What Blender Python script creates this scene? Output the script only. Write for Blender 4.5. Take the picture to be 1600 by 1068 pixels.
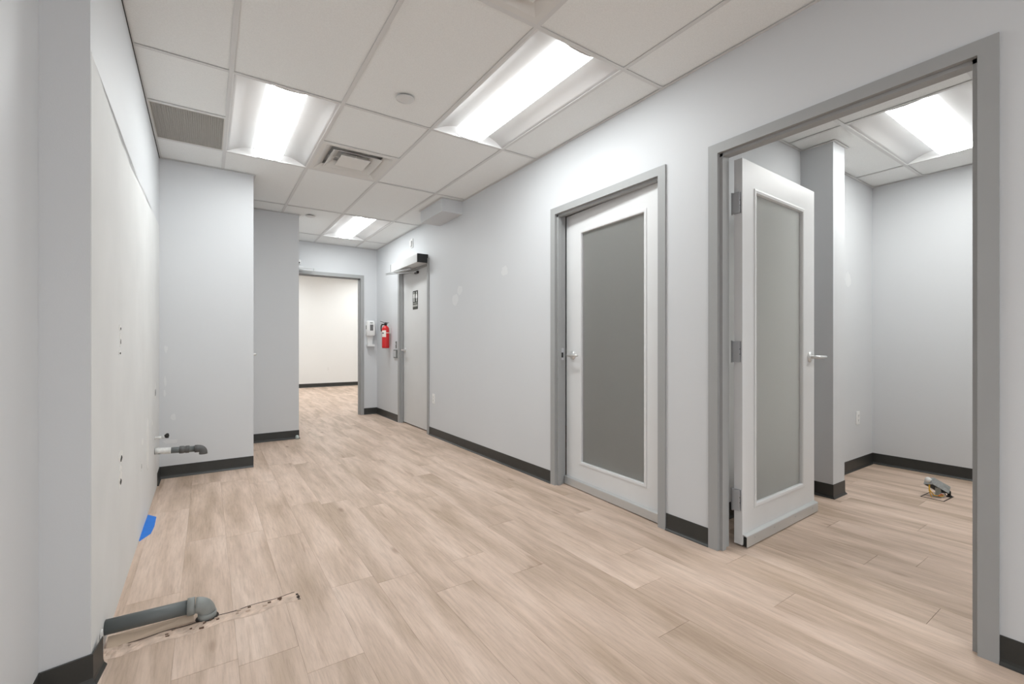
import bpy, bmesh, math, random
from mathutils import Vector, Matrix
random.seed(7)
PI = math.pi
for o in list(bpy.data.objects): bpy.data.objects.remove(o)
S = bpy.context.scene
COL = S.collection

# ------------------------------------------------------------------ camera, world, exposure
cd = bpy.data.cameras.new('camera'); cam = bpy.data.objects.new('camera', cd); COL.objects.link(cam)
cd.sensor_width = 36; cd.lens = 696.8/1600*36; cd.shift_x = 22/1600; cd.shift_y = 5.4/1600
cd.clip_start = 0.02
cam.location = (0, 0, 1.0956); cam.rotation_euler = (PI/2, 0, -0.5776)
S.camera = cam
SKY = 1.75              # sky strength: fill light through windows added behind the camera
W = bpy.data.worlds.new('world'); S.world = W; W.use_nodes = True
W.node_tree.nodes['Background'].inputs[0].default_value = (.9, .95, 1, 1)
W.node_tree.nodes['Background'].inputs[1].default_value = SKY
S.view_settings.view_transform = 'Standard'; S.view_settings.look = 'None'
S.view_settings.gamma = 1; S.view_settings.use_curve_mapping = False
S.view_settings.exposure = 0.32
LAMP = 21.5          # strength of the troffer lenses
LAMPCOL = (.948, .988, .992)

# ------------------------------------------------------------------ materials
def mat(name, col, rough=.5, metal=0, spec=.5):
    m = bpy.data.materials.new(name); m.use_nodes = True
    b = m.node_tree.nodes['Principled BSDF']
    b.inputs['Base Color'].default_value = (*col, 1); b.inputs['Roughness'].default_value = rough
    b.inputs['Metallic'].default_value = metal; b.inputs['Specular IOR Level'].default_value = spec
    return m
def nodes(m): return m.node_tree.nodes, m.node_tree.links, m.node_tree.nodes['Principled BSDF']
def grain(m, scale=60, amt=.06, bump=.0, detail=3, stretch=(1, 1, 1), bscale=None):
    """fine tone variation and relief in object space"""
    N, L, b = nodes(m)
    tc = N.new('ShaderNodeTexCoord'); mp = N.new('ShaderNodeMapping'); mp.inputs['Scale'].default_value = stretch
    L.new(tc.outputs['Object'], mp.inputs[0])
    nz = N.new('ShaderNodeTexNoise'); nz.inputs['Scale'].default_value = scale; nz.inputs['Detail'].default_value = detail
    L.new(mp.outputs[0], nz.inputs['Vector'])
    c = b.inputs['Base Color'].default_value[:3]
    rp = N.new('ShaderNodeValToRGB')
    rp.color_ramp.elements[0].position = .3; rp.color_ramp.elements[1].position = .7
    rp.color_ramp.elements[0].color = (*[x*(1-amt) for x in c], 1)
    rp.color_ramp.elements[1].color = (*[min(1, x*(1+amt)) for x in c], 1)
    L.new(nz.outputs[0], rp.inputs[0]); L.new(rp.outputs[0], b.inputs['Base Color'])
    if bump:
        n2 = N.new('ShaderNodeTexNoise'); n2.inputs['Scale'].default_value = bscale or scale*4; n2.inputs['Detail'].default_value = 2
        L.new(tc.outputs['Object'], n2.inputs['Vector'])
        bp = N.new('ShaderNodeBump'); bp.inputs['Strength'].default_value = bump; bp.inputs['Distance'].default_value = .001
        L.new(n2.outputs[0], bp.inputs['Height']); L.new(bp.outputs[0], b.inputs['Normal'])
    return m
M = {}
M['paint'] = grain(mat('grey wall paint', (.655, .668, .685), .55, spec=.35), 1.3, .012, .25, bscale=260)
M['paint_white'] = grain(mat('white wall paint', (.84, .84, .83), .55, spec=.35), 1.3, .01, .25, bscale=260)
M['touchup'] = mat('touch-up paint', (.715, .725, .735), .4)
M['skim'] = grain(mat('unpainted plaster', (.735, .74, .735), .7, spec=.25), 3, .03, .3, bscale=180)
M['spackle'] = grain(mat('spackle', (.80, .80, .78), .45), 40, .04)
M['scar_dark'] = mat('dark hole', (.03, .028, .026), .9)
M['tile'] = grain(mat('ceiling tile', (.872, .885, .878), .9, spec=.15), 160, .035, .5, bscale=420)
M['tee'] = mat('white grid steel', (.70, .70, .695), .45)
M['opgrey'] = mat('operator enamel', (.60, .60, .59), .4)
M['whitemetal'] = mat('white enamel', (.80, .80, .79), .35)
M['reflector'] = mat('white reflector', (.86, .86, .86), .5, spec=.3)
M['vent'] = mat('diffuser enamel', (.73, .72, .695), .4)
M['ventgrey'] = mat('diffuser inside', (.66, .65, .63), .7)
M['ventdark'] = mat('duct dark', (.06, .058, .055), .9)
M['crate'] = mat('grey eggcrate', (.62, .60, .56), .5)
M['frame'] = grain(mat('grey frame paint', (.36, .365, .365), .45), 5, .02)
M['doorwhite'] = grain(mat('white door paint', (.74, .745, .75), .4), 5, .015)
M['doorgrey'] = grain(mat('pale grey door paint', (.67, .67, .665), .45), 5, .015)
M['alu'] = mat('satin aluminium', (.62, .63, .63), .38, .55)
M['chrome'] = mat('satin chrome', (.78, .78, .77), .28, .75)
M['steel'] = mat('hinge steel', (.60, .61, .63), .4, .6)
M['rubber'] = mat('black rubber', (.015, .015, .015), .6)
M['base'] = grain(mat('charcoal vinyl base', (.032, .033, .031), .42), 9, .1)
M['pvc'] = grain(mat('grey pvc', (.115, .128, .128), .42), 8, .12)
M['pvc_elbow'] = grain(mat('grey pvc fitting', (.27, .285, .275), .45), 14, .14)
M['pvc_dark'] = mat('worn pvc socket', (.10, .10, .098), .5)
M['overspray'] = grain(mat('paint overspray', (.72, .72, .70), .6), 40, .12)
M['concrete'] = grain(mat('concrete fill', (.63, .49, .40), .9), 22, .22, .9, 5, bscale=60)
M['rubble'] = mat('brown rubble', (.16, .10, .07), .9)
M['crack'] = mat('crack', (.035, .025, .02), .9)
M['tape'] = grain(mat('blue masking tape', (.010, .19, .70), .55), 30, .1)
M['red'] = mat('red enamel', (.62, .018, .02), .28)
M['black'] = mat('black plastic', (.014, .014, .014), .4)
M['white'] = mat('white plastic', (.84, .84, .83), .35)
M['label'] = mat('paper label', (.82, .78, .72), .5)
M['grey'] = mat('grey plastic', (.19, .20, .19), .45)
M['smoke'] = mat('smoked window', (.16, .16, .16), .25)
M['sign'] = mat('sign dark', (.035, .037, .03), .45)
M['signw'] = mat('sign white', (.80, .80, .78), .45)
M['signg'] = mat('sign grey', (.40, .40, .37), .5)
M['yellow'] = mat('yellow wire', (.75, .42, .03), .5)
M['orange'] = mat('orange wire', (.65, .16, .03), .5)
M['galv'] = grain(mat('galvanised steel', (.50, .53, .53), .35, .7), 60, .15)
M['palegreen'] = mat('pale plastic fitting', (.45, .50, .48), .5)
M['ply'] = grain(mat('pale board', (.60, .47, .36), .7), 30, .08, stretch=(.1, 1, 1))
def emis(name, col, st):
    m = bpy.data.materials.new(name); m.use_nodes = True; N, L, b = nodes(m)
    b.inputs['Base Color'].default_value = (.9, .9, .9, 1)
    b.inputs['Emission Color'].default_value = (*col, 1); b.inputs['Emission Strength'].default_value = st
    return m
M['lens'] = emis('lit lens', LAMPCOL, LAMP)
M['lens_side'] = emis('lens basket side', LAMPCOL, 1.9)
M['lens_room'] = emis('lit lens room', (.965, .985, .965), LAMP*.92)
M['lens_far_added'] = emis('added lit lens far room', LAMPCOL, LAMP*1.5)  # lens of the unseen lights added in the far room
def frosted():
    m = bpy.data.materials.new('frosted glass'); m.use_nodes = True; N, L, b = nodes(m)
    b.inputs['Base Color'].default_value = (.92, .92, .90, 1); b.inputs['Roughness'].default_value = .42
    tr = N.new('ShaderNodeBsdfTranslucent'); tr.inputs[0].default_value = (.95, .95, .93, 1)
    mx = N.new('ShaderNodeMixShader'); mx.inputs[0].default_value = .87
    L.new(b.outputs[0], mx.inputs[1]); L.new(tr.outputs[0], mx.inputs[2])
    L.new(mx.outputs[0], N['Material Output'].inputs[0]); return m
M['frost'] = frosted()
def plank_mat():
    m = bpy.data.materials.new('whitewashed oak plank'); m.use_nodes = True; N, L, b = nodes(m)
    tc = N.new('ShaderNodeTexCoord'); oi = N.new('ShaderNodeObjectInfo')
    mul = N.new('ShaderNodeMath'); mul.operation = 'MULTIPLY'; mul.inputs[1].default_value = 57.0; L.new(oi.outputs['Random'], mul.inputs[0])
    cmb = N.new('ShaderNodeCombineXYZ')
    for i in range(3): L.new(mul.outputs[0], cmb.inputs[i])
    add = N.new('ShaderNodeVectorMath'); add.operation = 'ADD'; L.new(tc.outputs['Object'], add.inputs[0]); L.new(cmb.outputs[0], add.inputs[1])
    def noise(sc, stretch, det=4, rough=.55, dist=0.):
        mp = N.new('ShaderNodeMapping'); mp.inputs['Scale'].default_value = stretch; L.new(add.outputs[0], mp.inputs[0])
        nz = N.new('ShaderNodeTexNoise'); nz.inputs['Scale'].default_value = sc; nz.inputs['Detail'].default_value = det
        nz.inputs['Roughness'].default_value = rough; nz.inputs['Distortion'].default_value = dist
        L.new(mp.outputs[0], nz.inputs['Vector']); return nz
    broad = noise(4.2, (2.0, .28, 1), 3, .5, .4)       # broad cloudy streaks along the board
    fine = noise(110, (1.0, .06, 1), 6, .75)            # fine fibre
    r1 = N.new('ShaderNodeValToRGB'); e = r1.color_ramp.elements
    e[0].position = .34; e[0].color = (.50, .375, .285, 1); e[1].position = .56; e[1].color = (.665, .515, .42, 1)
    x = e.new(.74); x.color = (.735, .585, .49, 1)
    L.new(broad.outputs[0], r1.inputs[0])
    r2 = N.new('ShaderNodeValToRGB'); e = r2.color_ramp.elements
    e[0].position = .3; e[0].color = (.83, .815, .80, 1); e[1].position = .55; e[1].color = (1.03, 1.03, 1.03, 1)
    L.new(fine.outputs[0], r2.inputs[0])
    mx = N.new('ShaderNodeMix'); mx.data_type = 'RGBA'; mx.blend_type = 'MULTIPLY'; mx.inputs[0].default_value = 1
    L.new(r1.outputs[0], mx.inputs[6]); L.new(r2.outputs[0], mx.inputs[7])
    mott = noise(26, (1.0, .13, 1), 5, .6, .6)          # mottled figure
    r4 = N.new('ShaderNodeValToRGB'); e = r4.color_ramp.elements
    e[0].position = .32; e[0].color = (.90, .89, .88, 1); e[1].position = .60; e[1].color = (1.02, 1.02, 1.02, 1)
    L.new(mott.outputs[0], r4.inputs[0])
    mm = N.new('ShaderNodeMix'); mm.data_type = 'RGBA'; mm.blend_type = 'MULTIPLY'; mm.inputs[0].default_value = 1
    L.new(mx.outputs[2], mm.inputs[6]); L.new(r4.outputs[0], mm.inputs[7]); mx = mm
    fleck = noise(20, (1.0, .11, 1), 3, .5, .3)         # short dark flecks along the grain
    r5 = N.new('ShaderNodeValToRGB'); e = r5.color_ramp.elements
    e[0].position = .64; e[0].color = (1, 1, 1, 1); e[1].position = .74; e[1].color = (.80, .765, .73, 1)
    L.new(fleck.outputs[0], r5.inputs[0])
    mf = N.new('ShaderNodeMix'); mf.data_type = 'RGBA'; mf.blend_type = 'MULTIPLY'; mf.inputs[0].default_value = 1
    L.new(mx.outputs[2], mf.inputs[6]); L.new(r5.outputs[0], mf.inputs[7]); mx = mf
    # knots
    mp = N.new('ShaderNodeMapping'); mp.inputs['Scale'].default_value = (4.2, 1.5, 1); L.new(add.outputs[0], mp.inputs[0])
    vo = N.new('ShaderNodeTexVoronoi'); vo.inputs['Scale'].default_value = 1.0; L.new(mp.outputs[0], vo.inputs['Vector'])
    r3 = N.new('ShaderNodeValToRGB'); e = r3.color_ramp.elements
    e[0].position = .03; e[0].color = (.56, .49, .43, 1); e[1].position = .095; e[1].color = (1, 1, 1, 1)
    L.new(vo.outputs['Distance'], r3.inputs[0])
    m2 = N.new('ShaderNodeMix'); m2.data_type = 'RGBA'; m2.blend_type = 'MULTIPLY'; m2.inputs[0].default_value = .8
    L.new(mx.outputs[2], m2.inputs[6]); L.new(r3.outputs[0], m2.inputs[7])
    tone = N.new('ShaderNodeMapRange'); tone.inputs[3].default_value = .97; tone.inputs[4].default_value = 1.03; L.new(oi.outputs['Random'], tone.inputs[0])
    m3 = N.new('ShaderNodeVectorMath'); m3.operation = 'SCALE'; L.new(m2.outputs[2], m3.inputs[0]); L.new(tone.outputs[0], m3.inputs[3])
    L.new(m3.outputs[0], b.inputs['Base Color'])
    b.inputs['Roughness'].default_value = .5; b.inputs['Specular IOR Level'].default_value = .35
    bp = N.new('ShaderNodeBump'); bp.inputs['Strength'].default_value = .12; bp.inputs['Distance'].default_value = .001
    L.new(fine.outputs[0], bp.inputs['Height']); L.new(bp.outputs[0], b.inputs['Normal'])
    return m
M['plank'] = plank_mat()
M['subfloor'] = mat('subfloor', (.12, .095, .075), .9)

# ------------------------------------------------------------------ helpers
def props(o, label=None, cat=None, group=None, kind=None):
    if label: o['label'] = label
    if cat: o['category'] = cat
    if group: o['group'] = group
    if kind: o['kind'] = kind
    return o
def obj(name, bm, m, parent=None, smooth=False, label=None):
    me = bpy.data.meshes.new(name)
    bmesh.ops.recalc_face_normals(bm, faces=bm.faces)
    bm.to_mesh(me); bm.free()
    if smooth:
        for p in me.polygons: p.use_smooth = True
    for mm in (m if isinstance(m, (list, tuple)) else [m]): me.materials.append(mm)
    o = bpy.data.objects.new(name, me); COL.objects.link(o)
    if parent: o.parent = parent
    if label: o['label'] = label
    return o
def thing(name, label, cat=None, loc=(0, 0, 0), rz=0, group=None, kind=None):
    o = bpy.data.objects.new(name, None); COL.objects.link(o); o.location = loc; o.rotation_euler = (0, 0, rz)
    o.empty_display_size = .1
    return props(o, label, cat, group, kind)
def BM(): return bmesh.new()
def box(bm, x0, x1, y0, y1, z0, z1, bev=0, seg=2, mi=0):
    x0, x1 = min(x0, x1), max(x0, x1); y0, y1 = min(y0, y1), max(y0, y1); z0, z1 = min(z0, z1), max(z0, z1)
    v = [bm.verts.new(p) for p in ((x0, y0, z0), (x1, y0, z0), (x1, y1, z0), (x0, y1, z0), (x0, y0, z1), (x1, y0, z1), (x1, y1, z1), (x0, y1, z1))]
    fs = [bm.faces.new([v[i] for i in q]) for q in ((0, 3, 2, 1), (4, 5, 6, 7), (0, 1, 5, 4), (1, 2, 6, 5), (2, 3, 7, 6), (3, 0, 4, 7))]
    for f in fs: f.material_index = mi
    if bev:
        es = list({e for f in fs for e in f.edges})
        bmesh.ops.bevel(bm, geom=es, offset=bev, segments=seg, affect='EDGES', profile=.6)
    return bm
def prism(bm, poly, z0, z1):
    n = len(poly); a = [bm.verts.new((x, y, z0)) for x, y in poly]; b = [bm.verts.new((x, y, z1)) for x, y in poly]
    bm.faces.new(a[::-1]); bm.faces.new(b)
    for i in range(n): bm.faces.new((a[i], a[(i+1) % n], b[(i+1) % n], b[i]))
    return bm
def extr(bm, pts, d):
    """closed 3-D polygon extruded by vector d"""
    d = Vector(d); n = len(pts); a = [bm.verts.new(Vector(p)) for p in pts]; b = [bm.verts.new(Vector(p)+d) for p in pts]
    bm.faces.new(a[::-1]); bm.faces.new(b)
    for i in range(n): bm.faces.new((a[i], a[(i+1) % n], b[(i+1) % n], b[i]))
    return bm
def tube(bm, pts, r, n=14, caps=True, hollow=False):
    """swept round tube along points; r scalar or list"""
    pts = [Vector(p) for p in pts]; rings = []
    up = None
    for i, p in enumerate(pts):
        t = (pts[min(i+1, len(pts)-1)] - pts[max(i-1, 0)]).normalized()
        if up is None:
            up = t.orthogonal().normalized()
        else:
            up = (up - t*up.dot(t)).normalized()
        s = t.cross(up); rr = r[i] if isinstance(r, (list, tuple)) else r
        rings.append([bm.verts.new(p + (up*math.cos(2*PI*k/n) + s*math.sin(2*PI*k/n))*rr) for k in range(n)])
    for a, b in zip(rings, rings[1:]):
        for k in range(n): bm.faces.new((a[k], a[(k+1) % n], b[(k+1) % n], b[k]))
    if caps: bm.faces.new(rings[0][::-1]); bm.faces.new(rings[-1])
    return bm
def cyl(bm, p0, p1, r, n=20): return tube(bm, [p0, p1], r, n)
def lathe(bm, c, prof, n=28, axis='z'):
    """prof: list of (r, h)"""
    rings = []
    for r, h in prof:
        ring = []
        for k in range(n):
            a, b = r*math.cos(2*PI*k/n), r*math.sin(2*PI*k/n)
            q = {'z': (a, b, h), 'x': (h, a, b), 'y': (a, h, b)}[axis]
            ring.append(bm.verts.new(Vector(c)+Vector(q)))
        rings.append(ring)
    for a, b in zip(rings, rings[1:]):
        for k in range(n): bm.faces.new((a[k], a[(k+1) % n], b[(k+1) % n], b[k]))
    bm.faces.new(rings[0][::-1]); bm.faces.new(rings[-1]); return bm
def copy_tree(o, parent=None):
    c = o.copy(); COL.objects.link(c)
    if parent: c.parent = parent
    for ch in list(o.children): copy_tree(ch, c)
    return c
def struct(o, label): return props(o, label, kind='structure')
def arc(c, r, a0, a1, n=8):
    return [(c[0]+r*math.cos(a0+(a1-a0)*i/n), c[1]+r*math.sin(a0+(a1-a0)*i/n)) for i in range(n+1)]

# ------------------------------------------------------------------ main dimensions (metres; camera stands at x=0, y=0)
H = 2.631; RW = 2.289; WT = .090; RX = RW+WT        # ceiling, right wall face, its thickness, its far face
LW = -.330                                           # left wall face
BY = 7.08                                            # back wall face
HR = 2.556                                           # ceiling of the room on the right
RB = 5.18; RL = 1.572                                # that room's back wall and side wall
HF = 3.02; FY = 12.42                                # room beyond the back doorway
DT = 2.172                                           # top of the door frames
D1 = (1.677, 2.734); D2 = (.343, 1.405); D3 = (5.055, 6.115)
BD = (1.015, 2.078)                                  # back doorway, outer frame, in x

# ------------------------------------------------------------------ walls
def wall_with_openings_x(x0, x1, y0, y1, z1, ops):
    bm = BM(); y = y0
    for a, b in ops:
        box(bm, x0, x1, y, a, 0, z1); box(bm, x0, x1, a, b, DT-.04, z1); y = b
    box(bm, x0, x1, y, y1, 0, z1); return bm
wall_right = struct(obj('wall_right', wall_with_openings_x(RW, RX, -4, BY+.14, H+.45,
    [(a+.04, b-.04) for a, b in (D2, D1, D3)]), M['paint']), 'long light grey painted corridor wall holding three doors')
wl = BM()
prism(wl, [(-.316, 1.925), (LW, 4.58), (LW-.3, 4.58), (LW-.3, 2.2), (-.43, 2.2), (-.43, 1.9)], 0, H+.2)
wall_left = struct(obj('wall_left', wl, M['paint']), 'left corridor wall scarred where cabinets and plumbing were taken off')
w = BM(); prism(w, [(-.43, 1.0), (-.43, 2.2), (-.6, 2.2), (-.6, 1.0)], 0, H+.2)
struct(obj('wall_left_near', w, M['paint']), 'pale grey near wall at the left edge of the view')
w = BM(); box(w, -.63, .35, 4.58, 4.70, 0, H+.2)
wall_bump = struct(obj('wall_bumpout', w, M['paint']), 'pale grey wall end facing the camera behind the upper grey pipe')
w = BM(); box(w, .23, .35, 4.70, 4.76, 0, H+.2); box(w, .23, .35, 5.56, 5.69, 0, H+.2); box(w, .23, .35, 4.76, 5.56, 2.12, H+.2)
struct(obj('wall_recess', w, M['paint']), 'side of the recess where a hidden door with a lever stands')
w = BM(); box(w, .0, .905, 5.69, 5.81, 0, H+.2); box(w, .785, .905, 5.81, BY, 0, H+.2)
wall_stub = struct(obj('wall_stub', w, M['paint']), 'darker grey wall end left of the back doorway')
w = BM(); box(w, .66, BD[0]+.04, BY, BY+.14, 0, HF); box(w, BD[1]-.04, RW, BY, BY+.14, 0, HF); box(w, BD[0]+.04, BD[1]-.04, BY, BY+.14, DT-.01, HF)
wall_back = struct(obj('wall_back', w, M['paint']), 'grey wall around the open back doorway')
w = BM(); box(w, -4.6, RX, -4.15, -4, 0, .15); box(w, -4.6, RX, -4.15, -4, 2.5, H+.45); box(w, -4.6, -4.3, -4.15, -4, .15, 2.5); box(w, 2.0, RX, -4.15, -4, .15, 2.5)  # wide openings added out of view to let sky fill into the corridor
struct(obj('wall_front_unseen', w, M['paint']), 'unseen wall behind the camera with window openings added for fill light')
w = BM()
for x in (-4.28, -2.73, -1.18, .38, 1.93): box(w, x, x+.06, -4.12, -4.03, .15, 2.5)
for z in (.15, 2.44): box(w, -4.3, 2.0, -4.11, -4.04, z, z+.06)
struct(obj('window_fill', w, M['frame']), 'unseen window frame added behind the camera around the fill light openings')  # frame of the added fill openings, never in view
w = BM(); box(w, -4.7, -4.6, -4.15, 1.1, 0, H+.45); box(w, -4.6, -.6, 1.0, 1.1, 0, H+.2)
struct(obj('wall_open_area', w, M['paint']), 'walls of the open area behind the camera')
# room on the right
w = BM(); box(w, RX, RB+.1, RL, RL+.09, 0, HR+.2)
wall_room_side = struct(obj('wall_room_side', w, M['paint']), 'side wall of the room seen through the open door')
w = BM(); box(w, 3.75, 3.945, 1.363, RL, 0, HR+.2)
wall_pilaster = struct(obj('wall_pilaster', w, M['paint']), 'square boxed column standing beside the open door leaf')
w = BM(); box(w, RB, RB+.1, -1.3, RL, 0, HR+.2)
wall_room_back = struct(obj('wall_room_back', w, M['paint']), 'rear wall of the room seen through the open door')
w = BM(); box(w, RX, RB+.1, -1.4, -1.3, 0, HR+.2)
struct(obj('wall_room_near', w, M['paint']), 'near wall of the right room outside the view')
# dark room behind the shut glazed door
w = BM(); box(w, 4.4, 4.5, RL+.09, 4.6, 0, HR); box(w, RX, 4.5, 4.6, 4.7, 0, HR)
struct(obj('wall_unlit_room', w, M['paint']), 'walls of the unlit room behind the shut frosted door')
w = BM(); box(w, RX, 4.5, RL+.09, 4.7, HR, HR+.05)
struct(obj('ceiling_unlit_room', w, M['tile']), 'ceiling of the unlit room behind the shut frosted door')
w = BM(); box(w, RX+.3, RX+.35, 4.8, 6.6, 0, HR)
struct(obj('wall_washroom', w, M['paint']), 'wall inside the shut washroom')
# room beyond the back doorway
w = BM(); box(w, -1.2, 5.6, FY, FY+.1, 0, HF)
wall_far = struct(obj('wall_far', w, M['paint_white']), 'bright white wall far beyond the back doorway')
w = BM(); box(w, -1.3, -1.2, BY+.14, FY, 0, HF); box(w, 5.6, 5.7, BY+.14, FY, 0, HF)
box(w, -1.3, .66, BY+.04, BY+.14, 0, HF); box(w, RX, 5.7, BY+.04, BY+.14, 0, HF)
struct(obj('wall_far_side', w, M['paint_white']), 'side walls of the white room beyond the back doorway')
w = BM(); box(w, -1.2, 5.6, BY+.14, FY, HF, HF+.05)
struct(obj('ceiling_far', w, M['tile']), 'ceiling of the white room beyond the back doorway')

# plaster patch, scars and spackle on the walls
def lx(y): return -.316 + (LW+.316)*(y-1.925)/(4.58-1.925)
def left_patch():
    bm = BM(); rnd = random.Random(3)
    top = []; y = 1.93; z = 2.05
    n = 60
    for i in range(n+1):
        y = 1.93+(4.56-1.93)*i/n
        base = 2.05-.06*min(1, (y-1.93)/.6) + .075*max(0, (y-2.6)/1.9)
        top.append((y, base+rnd.uniform(-.012, .012)*(1.5 if 2.55 < y < 3.9 else .6)))
    pts = [(y, z) for y, z in top] + [(4.56, .0), (1.93, .0)]
    a = [bm.verts.new((lx(y), y, z)) for y, z in pts]; b = [bm.verts.new((lx(y)+.0012, y, z)) for y, z in pts]
    m = len(pts)
    bm.faces.new(b); bm.faces.new(a[::-1])
    for i in range(m): bm.faces.new((a[i], a[(i+1) % m], b[(i+1) % m], b[i]))
    bmesh.ops.triangulate(bm, faces=bm.faces[:2])
    return obj('plaster_patch', bm, M['skim'], wall_left, label='lighter unpainted plaster with a torn upper edge')
left_patch()
def blob(name, plane, c, sx, sz, m, parent, thick=.0015, n=11, seed=0, jag=.3):
    """irregular thin scab lying on a wall: plane 'x+' (face looks to +x), 'x-' or 'y-'"""
    rnd = random.Random(seed); bm = BM(); a = []; b = []
    for k in range(n):
        t = 2*PI*k/n; q = 1+rnd.uniform(-jag, jag); u = math.cos(t)*sx*q; v = math.sin(t)*sz*q
        if plane == 'x+': p = Vector((c[0], c[1]+u, c[2]+v)); nrm = Vector((1, 0, 0))
        elif plane == 'x-': p = Vector((c[0], c[1]+u, c[2]+v)); nrm = Vector((-1, 0, 0))
        elif plane == 'z+': p = Vector((c[0]+u, c[1]+v, c[2])); nrm = Vector((0, 0, 1))
        else: p = Vector((c[0]+u, c[1], c[2]+v)); nrm = Vector((0, -1, 0))
        a.append(bm.verts.new(p)); b.append(bm.verts.new(p+nrm*thick))
    bm.faces.new(a[::-1]); bm.faces.new(b)
    for i in range(n): bm.faces.new((a[i], a[(i+1) % n], b[(i+1) % n], b[i]))
    return obj(name, bm, m, parent)
def scar(y, z, sy, sz, dark=True, seed=0):
    x = lx(y)+.0012
    blob('plaster_scar', 'x+', (x, y, z), sy, sz, M['spackle'], wall_left, .0012, seed=seed)
    if dark: blob('torn_hole', 'x+', (x+.0012, y+.01, z-sz*.25), sy*.45, sz*.4, M['scar_dark'], wall_left, .0005, seed=seed+1)
for i, (y, z, sy, sz, dk) in enumerate([(2.523, 1.172, .028, .014, 1), (2.523, 1.118, .02, .026, 1), (2.51, 1.064, .03, .012, 1),
        (2.54, .605, .05, .03, 1), (2.53, .56, .03, .014, 0), (2.523, .51, .045, .035, 1), (4.194, .758, .05, .065, 1), (3.36, .526, .05, .022, 0),
        (3.66, .43, .07, .16, 0), (3.95, .55, .04, .02, 0), (3.30, .40, .012, .03, 1)]):
    scar(y, z, sy, sz, dk, 10+i*3)
for i, (x, z, sx, sz) in enumerate([(-.285, 1.066, .012, .03), (-.29, .80, .008, .04), (-.293, .70, .008, .035), (-.25, .30, .05, .02), (-.24, .50, .02, .03)]):
    blob('spackle_patch', 'y-', (x, 4.58, z), sx, sz, M['touchup'], wall_bump, .001, seed=40+i)
for i, (y, z, sy, sz) in enumerate([(4.27, 1.69, .055, .05), (4.37, 1.60, .075, .06), (3.40, 1.78, .05, .045)]):
    blob('spackle_patch', 'x-', (RW, y, z), sy, sz, M['touchup'], wall_right, .0008, 16, seed=60+i, jag=.18)
blob('spackle_patch', 'y-', (4.62, RL, 1.66), .06, .07, M['touchup'], wall_room_side, .0008, 16, seed=70, jag=.18)

# ------------------------------------------------------------------ floor of separate planks
w = BM(); box(w, -4.7, 5.7, -4.1, FY+.1, -.06, -.0055)
floor = struct(obj('floor', w, M['subfloor']), 'floor of pale whitewashed oak planks running down the corridor')
PW = .19; PL = 1.22
JOINT = {-10: 3.652, -9: 3.024, -8: 4.20, -7: 2.815, -6: 3.32, -5: 4.465, -4: 1.808, -3: 2.026, -2: 1.753, -1: 1.073, 0: 1.343, 1: 1.60, 2: .935, 3: 1.248, 4: .55, 5: 1.47, 6: .87}
mesh_cache = {}
def plank_mesh(wd, ln):
    k = (round(wd, 3), round(ln, 3))
    if k in mesh_cache: return mesh_cache[k]
    bm = BM(); g = .0002; c = .0004
    x1 = wd/2-g; y1 = ln/2-.0006
    lo = [bm.verts.new(p) for p in ((-x1, -y1, -.0055), (x1, -y1, -.0055), (x1, y1, -.0055), (-x1, y1, -.0055))]
    mi = [bm.verts.new(p) for p in ((-x1, -y1, -c*.7), (x1, -y1, -c*.7), (x1, y1, -c*.7), (-x1, y1, -c*.7))]
    hi = [bm.verts.new(p) for p in ((-x1+c, -y1+c, 0), (x1-c, -y1+c, 0), (x1-c, y1-c, 0), (-x1+c, y1-c, 0))]
    bm.faces.new(hi)
    for A, B in ((lo, mi), (mi, hi)):
        for i in range(4): bm.faces.new((A[i], A[(i+1) % 4], B[(i+1) % 4], B[i]))
    me = bpy.data.meshes.new('floor_plank'); bm.normal_update(); bm.to_mesh(me); bm.free(); me.materials.append(M['plank'])
    mesh_cache[k] = me; return me
TRENCH = (-.33, .335, 2.06, 2.145)
def lay(x0, x1, y0, y1):
    k0 = math.floor((x0-1.61)/PW+1e-6); k1 = math.ceil((x1-1.61)/PW-1e-6)
    for k in range(k0, k1):
        a = max(x0, 1.61+k*PW); b = min(x1, 1.61+(k+1)*PW)
        if b-a < .012: continue
        j = JOINT.get(k); 
        if j is None: j = (k*.37 % 1)*PL
        n = math.floor((y0-j)/PL); y = j+n*PL
        while y < y1:
            c, d = max(y, y0), min(y+PL, y1)
            if d-c > .01: put(a, b, c, d)
            y += PL
def put(a, b, c, d):
    o = bpy.data.objects.new('floor_plank', plank_mesh(b-a, d-c)); COL.objects.link(o); o.parent = floor
    o.location = ((a+b)/2, (c+d)/2, 0)
    if random.random() < .5: o.rotation_euler.z = PI
lay(-.43, 2.37, -.6, BY+.07)
lay(2.37, RB, -.6, RL)
lay(.75, 4.2, BY+.07, FY)
def strip_field():
    bm = BM()
    for (x0, x1, y0, y1) in ((-4.6, RW, -4, -.6), (-4.6, -.43, -.6, 1.0), (-1.2, .75, BY+.14, FY), (4.2, 5.6, BY+.14, FY), (RX, RB, -1.3, -.6), (RX, 4.4, RL+.09, 4.6)):
        x = x0
        while x < x1-.001:
            e = min(x+PW, x1); y = y0
            while y < y1-.001:
                f = min(y+PL, y1); box(bm, x+.0008, e-.0008, y+.0008, f-.0008, -.0055, 0); y = f
            x = e
    o = obj('plank_field', bm, M['plank'], floor); o['kind'] = 'stuff'
strip_field()

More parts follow.
